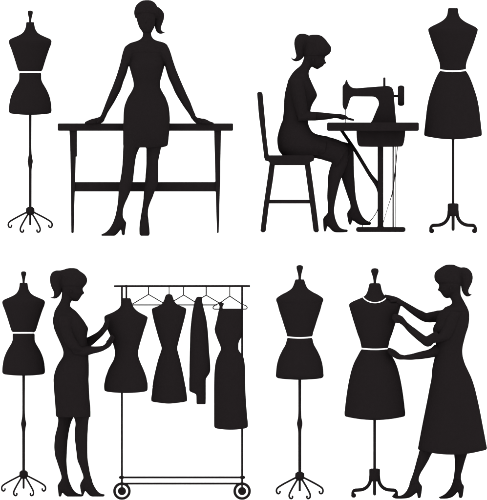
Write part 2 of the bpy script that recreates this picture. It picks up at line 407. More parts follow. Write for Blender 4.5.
# foot inside the front-facing shoe
# nose, lips, ears, eyes
ell(bm, (145.6, 21.2, PY-11.6), (.9, 1.9, 1.6)); ell(bm, (145.6, 25.4, PY-10.4), (1.6, .55, .8))
for s in (-1, 1):
    ell(bm, (145.9+s*3.3, 17.6, PY-10.9), (1.3, .6, .9)); ell(bm, (146+s*8.6, 19, PY), (.8, 1.7, 1.0))
obj('body', bm, 'skin', t, voxel=VX, sm=2)
bm = B()
cap = CV(*h, [(0, 200, 232), (3, 178, 250), (12, 155, 272), (25, 135, 290), (45, 114, 305), (70, 99, 318), (100, 91, 325), (125, 88.5, 326), (150, 92, 325), (168, 98, 318), (180, 104, 312)])
vloft(bm, cap, [(cap[0][0], 3), (1.5, 8), (5, 11.5), (10, 13), (15, 12.5), (18.5, 11)], [(0, PY), (12, PY+.6), (15, PY+3), (18.5, PY+5)])
rib(bm, C(*h, [(245, 95, 322, 66), (258, 125, 352, 88), (268, 150, 374, 116), (274, 180, 385, 150), (278, 210, 378, 192), (284, 240, 366, 226), (290, 262, 353, 262), (297, 288, 352, 283), (309, 312, 357, 295), (330, 327, 366, 305), (355, 330, 378, 312), (388, 320, 392, 315)]), PY+6, dmax=4.5)
obj('hair', bm, 'hair', t, voxel=.4, sm=1)
bm = B()
dr = CV(*c, [(212, 70, 228), (235, 71, 229), (265, 77, 222), (300, 86.5, 212.5), (340, 95.5, 203.5), (350, 95.5, 203.5), (362, 91.5, 207.5), (400, 70, 228), (440, 57, 240), (487, 54, 243.5)]) + CV(*g, [(20, 256.5, 445), (45, 256, 444), (75, 256, 441), (98, 256, 438.5), (104, 256.5, 436), (108, 258, 428), (112, 262, 412)])
vloft(bm, dr, [(r[0], pchip([a[0] for a in nd], [a[1] for a in nd], r[0])+.45+(max(r[0]-118, 0)*.06)) for r in dr], PY, n=48)
obj('dress', bm, 'cloth', t)
# shoes
bm = B()
rib(bm, C(*s1, [(163, 215, 228, 212), (158, 230, 235, 235), (148, 258, 256, 268), (140, 275, 240, 296), (128, 296, 214, 316), (115, 315, 196, 338), (98, 333, 176, 360), (78, 348, 152, 374), (58, 357, 110, 376), (50, 363, 56, 374)]), PY-3, n=20, dmax=4.6)
rib(bm, C(*s1, [(205, 290, 256, 268), (211, 318, 251, 300), (215, 345, 246, 332), (219, 360, 243, 358), (227, 367, 235, 367)]), PY-3, d=[3, 2.2, 1.8, 1.8, 1.4])
obj('shoe', bm, 'shoe', t, voxel=.35, sm=1)
bm = B()
vloft(bm, CV(*s1, [(215, 371, 432), (250, 366, 436), (280, 361.5, 439), (320, 359.5, 443), (350, 360.5, 445), (364, 365, 441), (372, 373, 434), (376, 385, 422)]), [(216, 4), (226, 8), (236.5, 13)], [(216, PY+1), (226, PY-3), (236.3, PY-9)])
obj('shoe', bm, 'shoe', t)

# ---------------- chair
b2 = (240, 20, 4.058); l2 = (250, 120, 4.058)
t = thing('chair', 'black high-backed wooden chair under the seated woman', 'chair', (288, 232.6, 0))
for y in (-21, 21):
    P = C(*b2, [(69, 298), (72, 293), (79, 291), (88, 293), (92, 299), (100, 385)]) + C(*l2, [(66, 60), (75, 136), (77, 146), (62, 162), (57, 150), (46, 60)]) + C(*b2, [(76, 385)])
    mk('back_post', 'wood', t, plate, P, y, 2.6, .6)
    for P, pts in (('leg', [(81, 160), (104, 160), (101, 183), (94, 240), (77, 345), (64, 450), (58, 456), (48, 456), (42, 449), (55, 345), (74, 215)]), ('leg', [(218, 160), (243, 160), (246, 190), (256, 260), (272, 380), (280, 449), (275, 456), (264, 456), (257, 450), (248, 380), (236, 290), (224, 200)])):
        mk(P, 'wood', t, plate, C(*l2, pts), y*.93, 2.6, .5)
    mk('stretcher', 'wood', t, plate, C(*l2, [(76, 323), (248, 323), (250, 339), (73, 339)]), y*.93, 1.4, .4)
mk('seat', 'wood', t, plate, C(*l2, [(56, 150), (58, 145), (62, 143), (255, 143), (260, 146), (262, 154), (258, 166), (246, 171), (243, 176), (232, 184), (90, 184), (80, 176), (76, 169), (62, 165)]), 0, 25, .9)
for py in (98, 112, 126):
    x = 240+(80+(py-92)*.23*4.058/4.058)/4.058+ (py-92)*.055+.5
    mk('slat', 'wood', t, plate, rrect(x-.9, py-3.5, x+.9, py+3.5, .6), 0, 21.5, .3)

# ---------------- sewing table and machine
m_ = (320, 60, 4.058); k_ = (340, 130, 4.55); mh = (335, 75, 9.74)
t = thing('sewing_table', 'black pedestal sewing table with treadle linkage under the sewing machine', 'sewing table', (381, 232, 0))
mk('tabletop', 'wood', t, plate, rrect(326.9, 122.4, 418.9, 131.0, 1.6), 0, 30, .7)
mk('machine_housing', 'wood', t, plate, chaikin(C(*m_, [(146, 262), (346, 262), (346, 300), (342, 330), (336, 350), (320, 353), (170, 353), (156, 350), (149, 330)]), 1), 0, 16, .8)
mk('column', 'iron', t, plate, [(377.5, 146), (383.3, 146), (383.3, 226), (384.2, 227.4), (376.4, 227.4), (377.5, 226)], 0, 3.2, .4)
mk('foot', 'iron', t, plate, rrect(355.9, 226.9, 405.6, 232.1, 2.4), 0, 14, .8)
mk('strut', 'iron', t, rib, C(335, 130, 9.74, [(38, -10, 78, -6), (48, 10, 88, 10), (185, 215, 218, 200), (320, 440, 352, 418)]) + C(*k_, [(150, 240, 171, 231), (164, 265, 181, 257), (172, 292, 186, 288)]), [26, 25, 16, 8, 5, 3, 2], k=.9)
mk('treadle_rod', 'iron', t, tube, C(*k_, [(166, 250), (174, 280), (177, 310), (175, 340), (168, 370), (152, 396), (134, 418)]) and [p+(3.0-i*.8,) for i, p in enumerate(C(*k_, [(170, 255), (176, 285), (178, 315), (175, 345), (168, 370), (152, 396), (134, 418)]))], .48)
mk('treadle_link', 'iron', t, tube, [(362.6, 224.4, 4), (362.2, 227.2, 4)], .5)
mk('guide_rod', 'grey', t, tube, [(393.2, 146.5, 4), (393.2, 187, 4), (393.2, 227.4, 4)], .95)
mk('guide_rod', 'iron', t, tube, [(395.6, 146.5, 0), (395.6, 187, 0), (395.6, 227.4, 0)], .42)
mk('drive_cord', 'iron', t, tube, [(397.4, 146.5, -3), (396.6, 155, -3), (395.4, 168, -3), (393.9, 182, -2.5), (392, 194, -2), (388, 206.5, -1), (383.2, 222.5, 0)], [.4, .5, .62, .62, .55, .36, .36])
t = thing('sewing_machine', 'black vintage sewing machine with handwheel on the pedestal table', 'sewing machine', (381, 122.3, 0))
O = C(*mh, [(102, 58), (107, 47), (114, 46), (120, 56), (126, 74), (138, 96), (156, 115), (178, 125), (210, 128), (330, 118), (465, 108)]) + \
    C(*m_, [(257, 104), (275, 104.5), (284, 107), (292, 112), (297, 120), (300, 135), (301, 155), (305, 205), (308, 235), (310, 254), (207, 255)]) + \
    C(*mh, [(350, 458), (362, 440), (385, 385), (408, 330), (424, 295), (426, 275), (421, 252), (410, 234), (394, 219), (375, 212), (355, 211), (180, 210), (165, 213), (153, 224), (146, 238), (134, 275), (125, 305), (116, 328), (103, 341), (95, 340), (84, 329), (75, 312), (72, 290), (72, 115), (75, 102), (95, 82)])
mk('arm', 'iron', t, plate, O, 0, 7.5, .3)
mk('spool_pin', 'iron', t, tube, [(384.3, 88, 0), (384.3, 82, 0), (384.3, 77.8, 0)], 1.28)
bm = B()
hx, hy = 401.0, 95.7
turn(bm, (hx, hy, 0), [(-3.3, 2), (-3.3, 8.6), (-2.7, 9.6), (-1.2, 10.3), (1.2, 10.3), (2.7, 9.6), (3.3, 8.6), (3.3, 2)], 'X')
obj('handwheel', bm, 'iron', t)
mk('axle', 'iron', t, turn, (hx, hy+.4, 0), [(-8, 1.35), (-2, 1.3)], 'X', n=20)
mk('needle', 'iron', t, tube, [(345.2, 108, 0), (345.2, 116, 0), (345.2, 122.6, 0)], [.6, .55, .55])

# ---------------- seated woman
t = person('woman with a curled ponytail seated on the chair, bent over the sewing machine', (300, 232.6, 0))
h = (285, 30, 9.74); hc = (310, 95, 9.74); s2 = (315, 190, 8.117)
def head_side(bm, rows, Y, top=None):
    ys = [r[0] for r in rows]; a, b = ys[0], ys[-1]
    dep = [(a, 3), (a+(b-a)*.08, 7), (a+(b-a)*.25, 10), (a+(b-a)*.5, 10.6), (a+(b-a)*.72, 9), (a+(b-a)*.88, 6.5), (b, 2)]
    vloft(bm, rows, dep, Y, n=40, step=.4)
bm = B()
hd = CV(*h, [(62, 280, 320), (72, 250, 360), (100, 225, 395), (150, 205, 425), (200, 200, 430), (235, 195, 415), (252, 192, 398), (268, 190, 389), (280, 190, 387), (292, 190, 389), (305, 192, 394), (314, 195, 400), (321, 197, 403), (326, 200, 400), (331, 205, 386), (337, 212, 380), (344, 222, 376), (352, 240, 370), (358, 262, 360), (366, 276, 347), (374, 290, 333), (379, 300, 326), (382.5, 312, 320)])
head_side(bm, hd, 0)
nk = CV(*h, [(240, 190, 300), (275, 181, 290), (295, 176, 285), (310, 170, 278), (330, 161, 270), (345, 150, 266), (357, 138, 260), (378, 111, 247), (392, 96, 239), (405, 84, 234), (420, 71, 231), (450, 51, 235), (470, 40, 242), (485, 31, 249)]) + \
    CV(*b2, [(260, 191, 294), (285, 184.5, 306), (296, 182, 311), (305, 180.5, 313), (313, 180, 311), (322, 179, 306), (340, 178, 295), (358, 177, 288), (380, 176, 284), (400, 173, 276)]) + \
    CV(*l2, [(0, 132, 235), (15, 126, 237), (30, 121, 242), (50, 115, 255), (80, 110, 290), (105, 112, 305), (122, 116, 308), (136, 125, 304), (143.5, 131, 300)])
nd = [(nk[0][0], 6), (65, 7), (68, 8), (71, 11), (75, 17), (80, 20), (88, 19), (96, 16), (106, 15), (118, 15), (130, 20), (145, 23), (154, 20)]
vloft(bm, [(r[0], r[1]+(1 if r[0] > 80 else 0), r[2]-(1 if r[0] > 82 else 0), 0) for r in nk], nd, 0, n=44, p=2.3)
for s in (-1, 1):   # thighs and calves
    th = C(*l2, [(145, 135, 190, 30), (215, 152, 238, 45), (262, 155, 266, 60), (300, 164, 320, 68.5), (334, 175, 372, 86)])
    if s > 0:
        rib(bm, ins(th, .9, 3) + C(*l2, [(352, 190, 400, 94), (366, 212, 422, 110)]), 8, k=.8)
        vloft(bm, CV(*l2, [(100, 355, 392), (110, 352, 416), (125, 352, 420), (140, 355, 421), (170, 358, 421.5), (200, 361, 422), (235, 371, 424)]) + CV(*s2, [(60, 267, 333), (100, 281, 342), (130, 286, 350), (155, 284, 358)]), .85, 8, n=24)
    else:
        rib(bm, ins(th, .9, 3) + C(*l2, [(340, 205, 398, 110)]), -9, k=.8)
        vloft(bm, CV(*l2, [(92, 340, 375), (115, 330, 395), (150, 334, 398), (172, 331, 396), (200, 322, 386), (235, 315.5, 371), (260, 314.5, 363)]) + CV(*s2, [(60, 98, 172), (120, 102, 160), (170, 103, 156), (192, 101, 158)]), .85, -9, n=24)
fa = C(*b2, [(236, 372, 236, 412), (262, 368, 258, 411), (290, 371, 278, 409), (312, 373, 310, 409)]) + C(*hc, [(20, 159, 15, 251), (80, 165, 70, 249), (150, 171, 140, 243), (200, 177, 198, 235), (250, 180, 248, 224)])
for s in (-1, 1):
    e = 0 if s < 0 else .35
    rib(bm, C(*b2, [(205, 232, 262, 240), (200, 255, 265, 262), (204, 300, 270, 300), (215, 350, 276, 340), (228, 395, 280, 375)]), [s*17, s*18.5, s*18.5, s*18, s*17], inset=.9)
    rib(bm, fa, [s*17, s*17, s*16, s*14.5, s*13, s*11.5, s*10, s*8.5, s*7.5], k=1.0, inset=e)
    y = s*6.5
    hand(bm, C(*hc, [(235, 180, 235, 227), (275, 181, 275, 230), (305, 185, 300, 237)]), C(*hc, [(340, 191, 335, 240), (368, 212, 364, 240), (395, 229, 388, 244), (418, 232, 410, 252), (434, 235, 428, 254)]), y, spread=2.0 if s else 2, fan=.3,
         thumb=[(338, 117, y-s*3.5), (341, 118.5, y-s*5), (344, 119, y-s*5)])
for s in (-1, 1):
    ell(bm, (321.9, 59.6, s*6.3), (1.2, .6, 1.6)); ell(bm, (313, 60, s*10.6), (1.3, 1.9, .8))
obj('body', bm, 'skin', t, voxel=VX, sm=2)
bm = B()
vloft(bm, CV(*h, [(44, 275, 305), (47, 250, 330), (54, 232, 350), (65, 215, 368), (80, 205, 385), (100, 195, 403), (120, 190, 417), (140, 188, 433), (160, 187, 446), (180, 186, 452), (200, 186, 450), (222, 186, 441), (235, 186, 430), (247, 186, 412), (256, 190, 398), (266, 194, 388)]), [(34.4, 2.5), (35.5, 7), (38, 10), (43, 12), (50, 12.2), (54.5, 11.2), (57.4, 8.6)], 0, n=40, step=.4)
rib(bm, C(*h, [(245, 60, 235, 130), (212, 42, 225, 150), (168, 33, 215, 170), (125, 45, 205, 185), (97, 82, 200, 195), (88, 130, 196, 210), (94, 175, 192, 228), (101, 212, 188, 245), (108, 245, 182, 262), (104, 268, 172, 275), (90, 280, 155, 290), (76, 278, 130, 303), (64, 268, 98, 306), (57, 263, 70, 290), (54, 261, 58, 270)]), 0, dmax=5)
obj('hair', bm, 'hair', t, voxel=.4, sm=1)
bm = B()
dn = [(r[0], r[1], r[2], 0) for r in nk if r[0] > 79.4]
vloft(bm, dn, [(y, d+.5) for y, d in nd if y > 75], 0, n=44, p=2.3)
rib(bm, C(*l2, [(115, 120, 175, 10), (150, 139, 215, 20), (215, 153, 238, 33), (262, 155, 266, 55.5), (298, 162.5, 316, 66)]), 0, d=[20, 21, 21, 20.5, 20], n=32)
obj('dress', bm, 'cloth', t, voxel=.45, sm=1)
for y, V, H in ((-9, [(103, 182, 158, 188), (88, 203, 160, 206), (70, 222, 165, 228), (64, 248, 172, 250), (72, 270, 182, 272), (92, 288, 193, 292), (114, 305, 206, 306), (135, 328, 222, 314), (160, 343, 242, 319), (210, 345, 260, 321), (262, 342, 268, 330)],
                 [(63, 235, 110, 270), (65, 262, 103, 285), (67, 300, 97, 305), (70, 328, 93, 325), (77, 338, 85, 338)]),
                (8, [(286, 148, 356, 150), (270, 168, 364, 172), (260, 190, 376, 198), (268, 215, 392, 222), (290, 240, 408, 238), (318, 255, 422, 248), (345, 275, 434, 254), (378, 286, 448, 258), (448, 286, 457, 268)],
                 [(258, 190, 310, 225), (262, 222, 303, 238), (268, 255, 300, 258), (274, 276, 295, 275), (281, 282, 289, 282)])):
    bm = B(); rib(bm, C(*s2, V), y, n=20, dmax=4.4); rib(bm, C(*s2, H), y, d=[3, 2.4, 1.9, 1.7, 1.2])
    obj('shoe', bm, 'shoe', t, voxel=.35, sm=1)

# ============================================================= LOWER TIER
up_tier[0] = False
rc = (110, 280, 9.74); r5 = (205, 280, 9.74); c9 = (90, 270, 4.058); c15 = (150, 270, 4.058); cb = (90, 380, 2.865)
t = thing('garment_rack', 'black metal clothes rail on wheels hung with garments', 'clothes rail', (182, 499.7, 0))
mk('rail', 'iron', t, tube, [(114.3, 286.2, 0), (182, 286.15, 0), (249.9, 286.1, 0)], 1.12)
for x in (122.0, 242.1):
    mk('post', 'iron', t, tube, [(x, 286.5, 0), (x, 380, 0), (x, 484, 0)], 1.02 if x < 200 else 1.0)
    mk('post_joint', 'iron', t, ell, (x-.3 if x < 200 else x+.3, 477.4, 0), (2.9, 1.8, 2.2))
    mk('foot_bar', 'iron', t, tube, [(x, 483.6, -20), (x, 483.6, 0), (x, 483.6, 20)], 1.1)
    for y in (-18, 18):
        w = bpy.data.objects.new('wheel', None); COL.objects.link(w)
        bm = B(); ringsolid(bm, (x, 491.1, y), 8.85, 6.2, 1.4); tyre = obj('tyre', bm, 'iron', t)
        bm = B(); turn(bm, (x, 491.1, y), [(-.8, 1), (-.8, 6.35), (.8, 6.35), (.8, 1)]); disc = obj('disc', bm, 'white', t)
        bm = B(); turn(bm, (x, 491.1, y), [(-1.9, 1), (-1.9, 3.7), (-1.5, 4.1), (1.5, 4.1), (1.9, 3.7), (1.9, 1)]); hub = obj('hub', bm, 'iron', t)
        w.name = 'wheel'; w.parent = t; w.location = wp(x, 491.1, y)-Vector(t['_b'])
        for o in (tyre, disc, hub):
            o.parent = w; o.location = -wp(x, 491.1, y)
        for q in (-1, 1):
            mk('fork', 'iron', t, tube, [(x, 483, y+q*.6), (x, 486, y+q*2.4), (x, 491, y+q*2.4)], .85)
mk('lower_bar', 'iron', t, tube, [(119.6, 477.4, 0), (182, 477.4, 0), (245, 477.4, 0)], 1.05)
mk('lower_bar', 'iron', t, tube, [(122, 483.6, 0), (182, 483.6, 0), (242, 483.6, 0)], 1.05)

# hangers
def hanger(label, hx, y0, yj, aL, aR, Y, bar=True, r=.56, hr=.66, mt='iron'):
    t = thing('clothes_hanger', label, 'hanger', (hx, 285, Y), 'hangers on the clothes rail')
    mk('hook', mt, t, tube, [(hx-.6, 286.4, 1.5), (hx-.3, 285.8, .9), (hx, 285.9, -1), (hx, 286.6, min(Y, 0)*.3-1.2), (hx, 288.5, Y-1.2), (hx, yj-1, Y), (hx, yj, Y)], hr)
    if aL:
        bm = B(); tube(bm, [(hx, yj, Y), ((hx+aL[0])/2, (yj+aL[1])/2, Y), (aL[0], aL[1], Y)], r)
        tube(bm, [(hx, yj, Y), ((hx+aR[0])/2, (yj+aR[1])/2, Y), (aR[0], aR[1], Y)], r)
        obj('shoulder_bar', bm, mt, t)
    if bar: mk('bottom_bar', 'grey', t, tube, [(bar[0], 304.9, Y), ((bar[0]+bar[1])/2, 304.9, Y), (bar[1], 304.9, Y)], .7)
    return t
hanger('bare wire hanger between the two dresses nearest the reaching woman', 148.6, 286, 294.4, (132.6, 304), (164, 303.4), 1.5, (133, 164))
hanger('wire hanger inside the dress with the narrow waist, second garment from the reaching woman', 169.1, 286, 293.6, (167, 299), (171.2, 299), 0, None, hr=.5)
hanger('bare wire hanger just left of the draped coat', 183.7, 286, 295.0, (172.5, 301.8), (196, 302.6), 1.5, (172, 196))
hanger('wire hanger between the draped coat and the long apron dress', 206.2, 286, 295.2, (198.6, 299.6), (219, 302.8), 1.5, (197, 217))
hanger('broad hook hanger holding the dress that the reaching woman touches', 126.4, 286, 298, (123.5, 301.5), (130, 301.5), -8, None, hr=1.0)
t = thing('clothes_hanger', 'curved hanger with rounded ends holding the long apron dress', 'hanger', (229.8, 285, -8), 'hangers on the clothes rail')
mk('hook', 'iron', t, tube, [(229.2, 286.4, 1.6), (229.5, 285.8, .6), (229.8, 285.9, -1.2), (229.8, 286.8, -3), (229.8, 290, -7), (229.8, 296, -8)], .6)
bm = B()
tube(bm, [p+(-8,) for p in C(*r5, [(242, 157), (200, 185), (160, 214), (128, 231), (104, 243), (86, 256), (78, 268), (82, 279), (98, 284), (150, 284), (260, 284), (350, 284), (398, 283), (409, 275), (409, 262), (396, 249), (372, 240), (348, 227), (300, 196), (242, 157)])], .6, n=10)
obj('shoulder_bar', bm, 'iron', t)

# garments
def garment(name, label, rows, dep, Y, extra=None):
    bm = B(); vloft(bm, rows, dep, Y, n=40, step=.6)
    if extra: extra(bm)
    o = obj(name, bm, 'cloth')
    o['label'] = label; o['category'] = 'dress' if 'dress' in name else 'coat'; o['group'] = 'garments on the clothes rail'
    return o
F1 = CV(*rc, [(176, 120, 193), (179, 112, 199), (190, 110, 205), (215, 109, 212), (235, 107, 220), (255, 100, 226), (275, 87, 240), (290, 68, 254), (305, 44, 272), (318, 18, 292), (330, -10, 314), (340, -36, 335), (350, -50, 352), (358, -55, 364), (366, -56, 368)]) + \
    CV(*c9, [(205, 58.5, 232), (215, 61, 229.5), (240, 70, 221), (270, 83, 212), (300, 93, 203), (320, 99, 198), (335, 101, 195.5), (350, 99.5, 197), (365, 95, 201), (380, 87, 207), (400, 76, 216), (420, 68.5, 224), (440, 62, 230), (465, 58.5, 234), (487, 57.5, 235.5)]) + \
    CV(*cb, [(8, 41, 165.3, .3), (20, 40.3, 165.6, .8), (28, 41, 165, 1.2), (32, 43.5, 162, 1.3), (34, 50, 155, 1.3)])
garment('sleeveless_dress', 'wide black sleeveless dress at the end of the rail, touched by the woman', F1, [(298, 4), (305, 5), (316, 8), (330, 9), (352, 7), (392, 12)], -9)
F2 = CV(*c15, [(98, 70, 84), (100, 66, 88), (106, 62, 92), (113, 60, 94), (122, 57, 97.5), (130, 53, 102), (137, 48, 108), (143, 40, 117), (148, 28, 130), (153, 15, 142), (157, 8.5, 146.5), (161, 6.5, 148), (168, 7.5, 147), (200, 14, 140), (240, 24.5, 129.5), (280, 36, 119), (305, 44, 113), (318, 47, 110.5), (330, 44, 113), (360, 34, 121), (400, 23.5, 130), (450, 13, 140), (487, 7, 145.5)]) + \
    CV(*cb, [(20, 179.5, 274.8), (40, 177, 277, .2), (55, 175.2, 278.7, .8), (60, 176, 278, 1.3), (63, 182, 270, 1.4), (64, 195, 256, 1.4)])
garment('sleeveless_dress', 'black sleeveless dress with narrow waist and flared skirt, second on the rail', F2, [(294, 3), (300, 3.6), (310, 6.5), (330, 6), (350, 5), (402, 10)], 0)
F3 = CV(*c15, [(108, 194, 208), (111, 189, 212), (116, 186, 213), (125, 182, 212.5), (145, 177, 216), (170, 172, 222), (200, 168, 229), (230, 165, 233), (260, 163, 236), (300, 162, 238.5), (340, 161, 241), (370, 160.5, 244), (390, 160, 245), (405, 160, 245), (415, 160, 243), (425, 160, 238), (435, 159.5, 231), (442, 159, 227.5), (450, 159, 226.5), (484, 159, 226.5), (491, 160.5, 226.5), (496, 168, 226.5), (501, 180, 226.5), (505, 186, 226.5), (512, 188, 226.5), (540, 188.5, 226), (544, 190, 225), (545.5, 195, 220)])
garment('draped_coat', 'long narrow black coat with uneven hem, hanging folded between the dresses', F3, [(296, 2.5), (305, 4), (330, 5.5), (375, 5), (396, 3.6), (405, 3)], 0)
F4 = CV(*c15, [(157, 282, 372), (158.5, 280.5, 372), (175, 276, 372), (200, 271, 371.5), (225, 265, 371.5), (240, 262, 371.5), (252, 263.5, 371), (265, 268, 370.5), (275, 271.5, 369.5), (285, 275.5, 364), (298, 281, 359.5), (310, 285.5, 358.5), (318, 287.5, 358.5), (326, 286, 361), (335, 281.5, 367), (345, 277, 375), (356, 272, 380), (370, 267.5, 383), (400, 262.5, 386), (440, 260.5, 387), (487, 259.8, 387.5)]) + \
    CV(*(195, 330, 4.545), [(330, 86.5, 232.5), (400, 86.5, 238), (425, 86.5, 240.5, .3), (437, 87, 240.5, .8), (444, 90, 236, 1.2), (448, 98, 226, 1.3)])
def strap(bm):
    rib(bm, C(*r5, [(128, 222, 150, 212), (132, 238, 182, 226), (140, 252, 180, 246), (139, 270, 172, 262), (134, 295, 176, 295)]), -8, d=[1.2, 2, 2.2, 2.4, 2.4])
garment('long_dress', 'long black straight dress on the curved hanger, farthest from the woman', F4, [(308, 3), (320, 4.5), (345, 5), (380, 7), (430, 8)], -8, strap)

# ---------------- woman reaching to the rail
t = person('woman in a fitted knee-length dress and heels reaching both arms towards the clothes rail', (75, 496.7, -10))
hc_ = (45, 262, 9.74); bc = (0, 260, 4.058); b3 = (0, 380, 4.058); fc = (50, 460, 8.117); ac = (80, 310, 9.74)
Y0 = -12
bm = B()
hd = CV(*hc_, [(75, 225, 290), (85, 200, 330), (110, 180, 365), (150, 165, 392), (200, 160, 395), (235, 160, 382), (252, 161, 371), (265, 162, 368.5), (277, 163, 371), (288, 164, 377), (297, 165, 383), (303, 166, 384), (309, 168, 380), (316, 172, 369), (324, 180, 361), (335, 195, 354), (345, 212, 348), (357, 235, 340), (368, 256, 333), (377, 266, 325), (382, 280, 319), (385.5, 295, 308)])
head_side(bm, hd, Y0)
nk = CV(*hc_, [(270, 165, 290), (310, 164, 280), (335, 162.5, 275), (355, 159, 270), (375, 152, 262), (390, 145, 254), (408, 135, 247), (425, 124, 244.5), (440, 114, 254), (455, 106, 273), (470, 98, 293), (485, 91, 309)]) + \
    CV(*bc, [(220, 219.5, 320), (235, 215.5, 332), (250, 214.5, 343), (265, 217, 352), (274, 218.5, 357), (281, 220.5, 358), (290, 224, 356.5), (305, 230, 354), (320, 237, 353), (345, 248, 355), (362, 254.5, 358), (375, 257, 360.5), (388, 256, 360), (400, 250, 360), (415, 240, 360.5), (430, 231.5, 361), (445, 225.5, 361), (460, 221, 361), (486, 217, 360)]) + \
    CV(*b3, [(20, 218, 361), (50, 220, 362), (100, 224, 366), (130, 226, 368), (145, 227.5, 368)])
nd = [(nk[0][0], 6), (303, 6.5), (307, 8), (311, 13), (315, 19), (320, 22), (330, 20), (345, 15.5), (352, 15), (362, 18), (375, 22), (385, 22), (416, 20)]
vloft(bm, [(r[0], r[1]+(1 if r[0] > 323 else 0), r[2]-(1 if r[0] > 323 else 0), 0) for r in nk], nd, Y0, n=44, p=2.3)
legA = CV(*b3, [(110, 228, 300), (140, 232, 299), (152, 235, 298), (165, 236, 292), (180, 234.5, 287), (200, 230, 282), (230, 223, 277), (270, 220, 273), (310, 224, 271.5)]) + CV(*fc, [(0, 52, 136), (50, 68, 138), (100, 84, 143), (140, 93, 150), (160, 91, 156)])
legB = CV(*b3, [(110, 298, 364), (140, 299, 363), (152, 300, 362), (165, 304.5, 360), (180, 306, 358), (205, 303, 357), (230, 302.5, 355.5), (260, 306, 355), (290, 309.5, 355)]) + CV(*fc, [(0, 222, 308), (50, 241, 316), (100, 259, 325), (130, 269, 332), (150, 270, 338), (162, 266, 344)])
vloft(bm, legA, .9, Y0+7, n=24); vloft(bm, legB, .9, Y0-8, n=24)
def fore(pairs, ys, **kw): rib(bm, pairs, ys, **kw)
# far arm (upper reach) and near arm (lower reach)
rib(bm, C(*bc, [(240, 225, 300, 232), (235, 250, 300, 255), (250, 285, 310, 290), (280, 318, 335, 312)]), [Y0+19, Y0+20, Y0+19, Y0+16], inset=.5)
rib(bm, C(*bc, [(240, 225, 300, 232), (232, 250, 295, 255), (245, 300, 300, 300), (268, 350, 325, 345), (300, 378, 345, 360)]), [Y0-18, Y0-19, Y0-19, Y0-17, Y0-14], inset=.5)
rib(bm, C(*bc, [(275, 318, 330, 345)]) + C(*ac, [(10, 285, 60, 385), (66, 267, 112, 349), (98, 253, 145, 322), (132, 235, 178, 292), (162, 218, 203, 268), (186, 198, 222, 249), (205, 178, 240, 228)]), [Y0+15, Y0+12, Y0+9, Y0+5, Y0, Y0-4, Y0-6, Y0-8])
rib(bm, C(*bc, [(290, 350, 300, 385)]) + C(*ac, [(20, 355, 10, 455), (70, 352, 82, 441), (112, 352, 132, 426), (150, 353, 172, 417), (182, 352, 205, 407), (208, 350, 232, 396), (230, 342, 255, 382)]), [Y0-14, Y0-13, Y0-12, Y0-11, Y0-10, Y0-9.5, Y0-9, Y0-9])
hand(bm, C(*ac, [(196, 185, 230, 238), (218, 162, 256, 207), (231, 132, 272, 185)]), C(*ac, [(238, 112, 280, 160), (252, 90, 284, 130), (270, 72, 290, 98)]), Y0-11, thumb=[(104, 327, Y0-14), (106, 324, Y0-17), (108, 320.5, Y0-18)], spread=2.2)
hand(bm, C(*ac, [(222, 347, 246, 388), (246, 328, 282, 366), (264, 300, 305, 344)]), C(*ac, [(276, 276, 318, 326), (292, 252, 330, 296), (312, 236, 340, 266)]), Y0-9.5, thumb=[(107, 342, Y0-14), (110, 339, Y0-16.5), (112, 335.5, Y0-17)], spread=2.2)
for s in (-1, 1):
    ell(bm, (80.9, 291.2, Y0+s*6), (1.2, .6, 1.6)); ell(bm, (71, 291.5, Y0+s*10.6), (1.3, 1.9, .8))
obj('body', bm, 'skin', t, voxel=VX, sm=2)
bm = B()
vloft(bm, CV(*hc_, [(58, 240, 280), (61, 220, 300), (67, 200, 316), (76, 175, 328), (88, 150, 342), (105, 130, 368), (125, 130, 391), (145, 140, 404), (162, 145, 410.5), (180, 148, 412), (200, 150, 409), (215, 152, 402), (230, 154, 391), (245, 158, 378), (258, 160, 369)]), [(268, 3), (269.5, 7), (272, 10), (277, 12), (284.5, 11.6), (288.5, 8.6)], Y0, n=40, step=.4)
rib(bm, C(*hc_, [(235, 63, 230, 150), (190, 71, 215, 170), (148, 80, 200, 190), (106, 82, 185, 205), (70, 100, 180, 215), (52, 133, 178, 225), (47, 170, 176, 235), (52, 208, 172, 250), (64, 248, 168, 268), (80, 280, 165, 290), (88, 308, 160, 303), (86, 328, 150, 320), (76, 340, 130, 343), (62, 342, 100, 357), (48, 337, 72, 354), (42, 334, 46, 342)]), Y0, dmax=5)
obj('hair', bm, 'hair', t, voxel=.4, sm=1)
bm = B()
dn = [r for r in nk if r[0] > 314.5]+CV(*b3, [(149, 229.5, 368), (152, 235, 362)])
vloft(bm, dn, [(y, d+.5) for y, d in nd if y > 312], Y0, n=44, p=2.3)
obj('dress', bm, 'cloth', t)
for y, V, H in ((Y0+7, [(92, 150, 153, 156), (84, 170, 162, 182), (68, 193, 174, 210), (63, 218, 187, 235), (72, 245, 203, 255), (98, 262, 220, 267), (118, 283, 236, 274), (142, 298, 250, 277), (180, 305, 262, 280), (238, 303, 270, 285), (262, 295, 274, 290)],
                 [(61, 205, 115, 250), (64, 235, 105, 262), (67, 265, 98, 275), (70, 290, 94, 289), (77, 298, 88, 298)]),
                (Y0-8, [(270, 148, 339, 148), (256, 172, 346, 178), (245, 195, 357, 205), (248, 222, 370, 228), (270, 240, 385, 250), (290, 255, 400, 264), (310, 278, 415, 272), (332, 295, 428, 276), (375, 300, 440, 277), (435, 298, 447, 285)],
                 [(243, 205, 295, 240), (246, 235, 285, 255), (252, 262, 280, 268), (256, 285, 272, 286), (260, 296, 268, 296)])):
    bm = B(); rib(bm, C(*fc, V), y, n=20, dmax=4.4); rib(bm, C(*fc, H), y, d=[3, 2.4, 1.9, 1.7, 1.2])
    obj('shoe', bm, 'shoe', t, voxel=.35, sm=1)

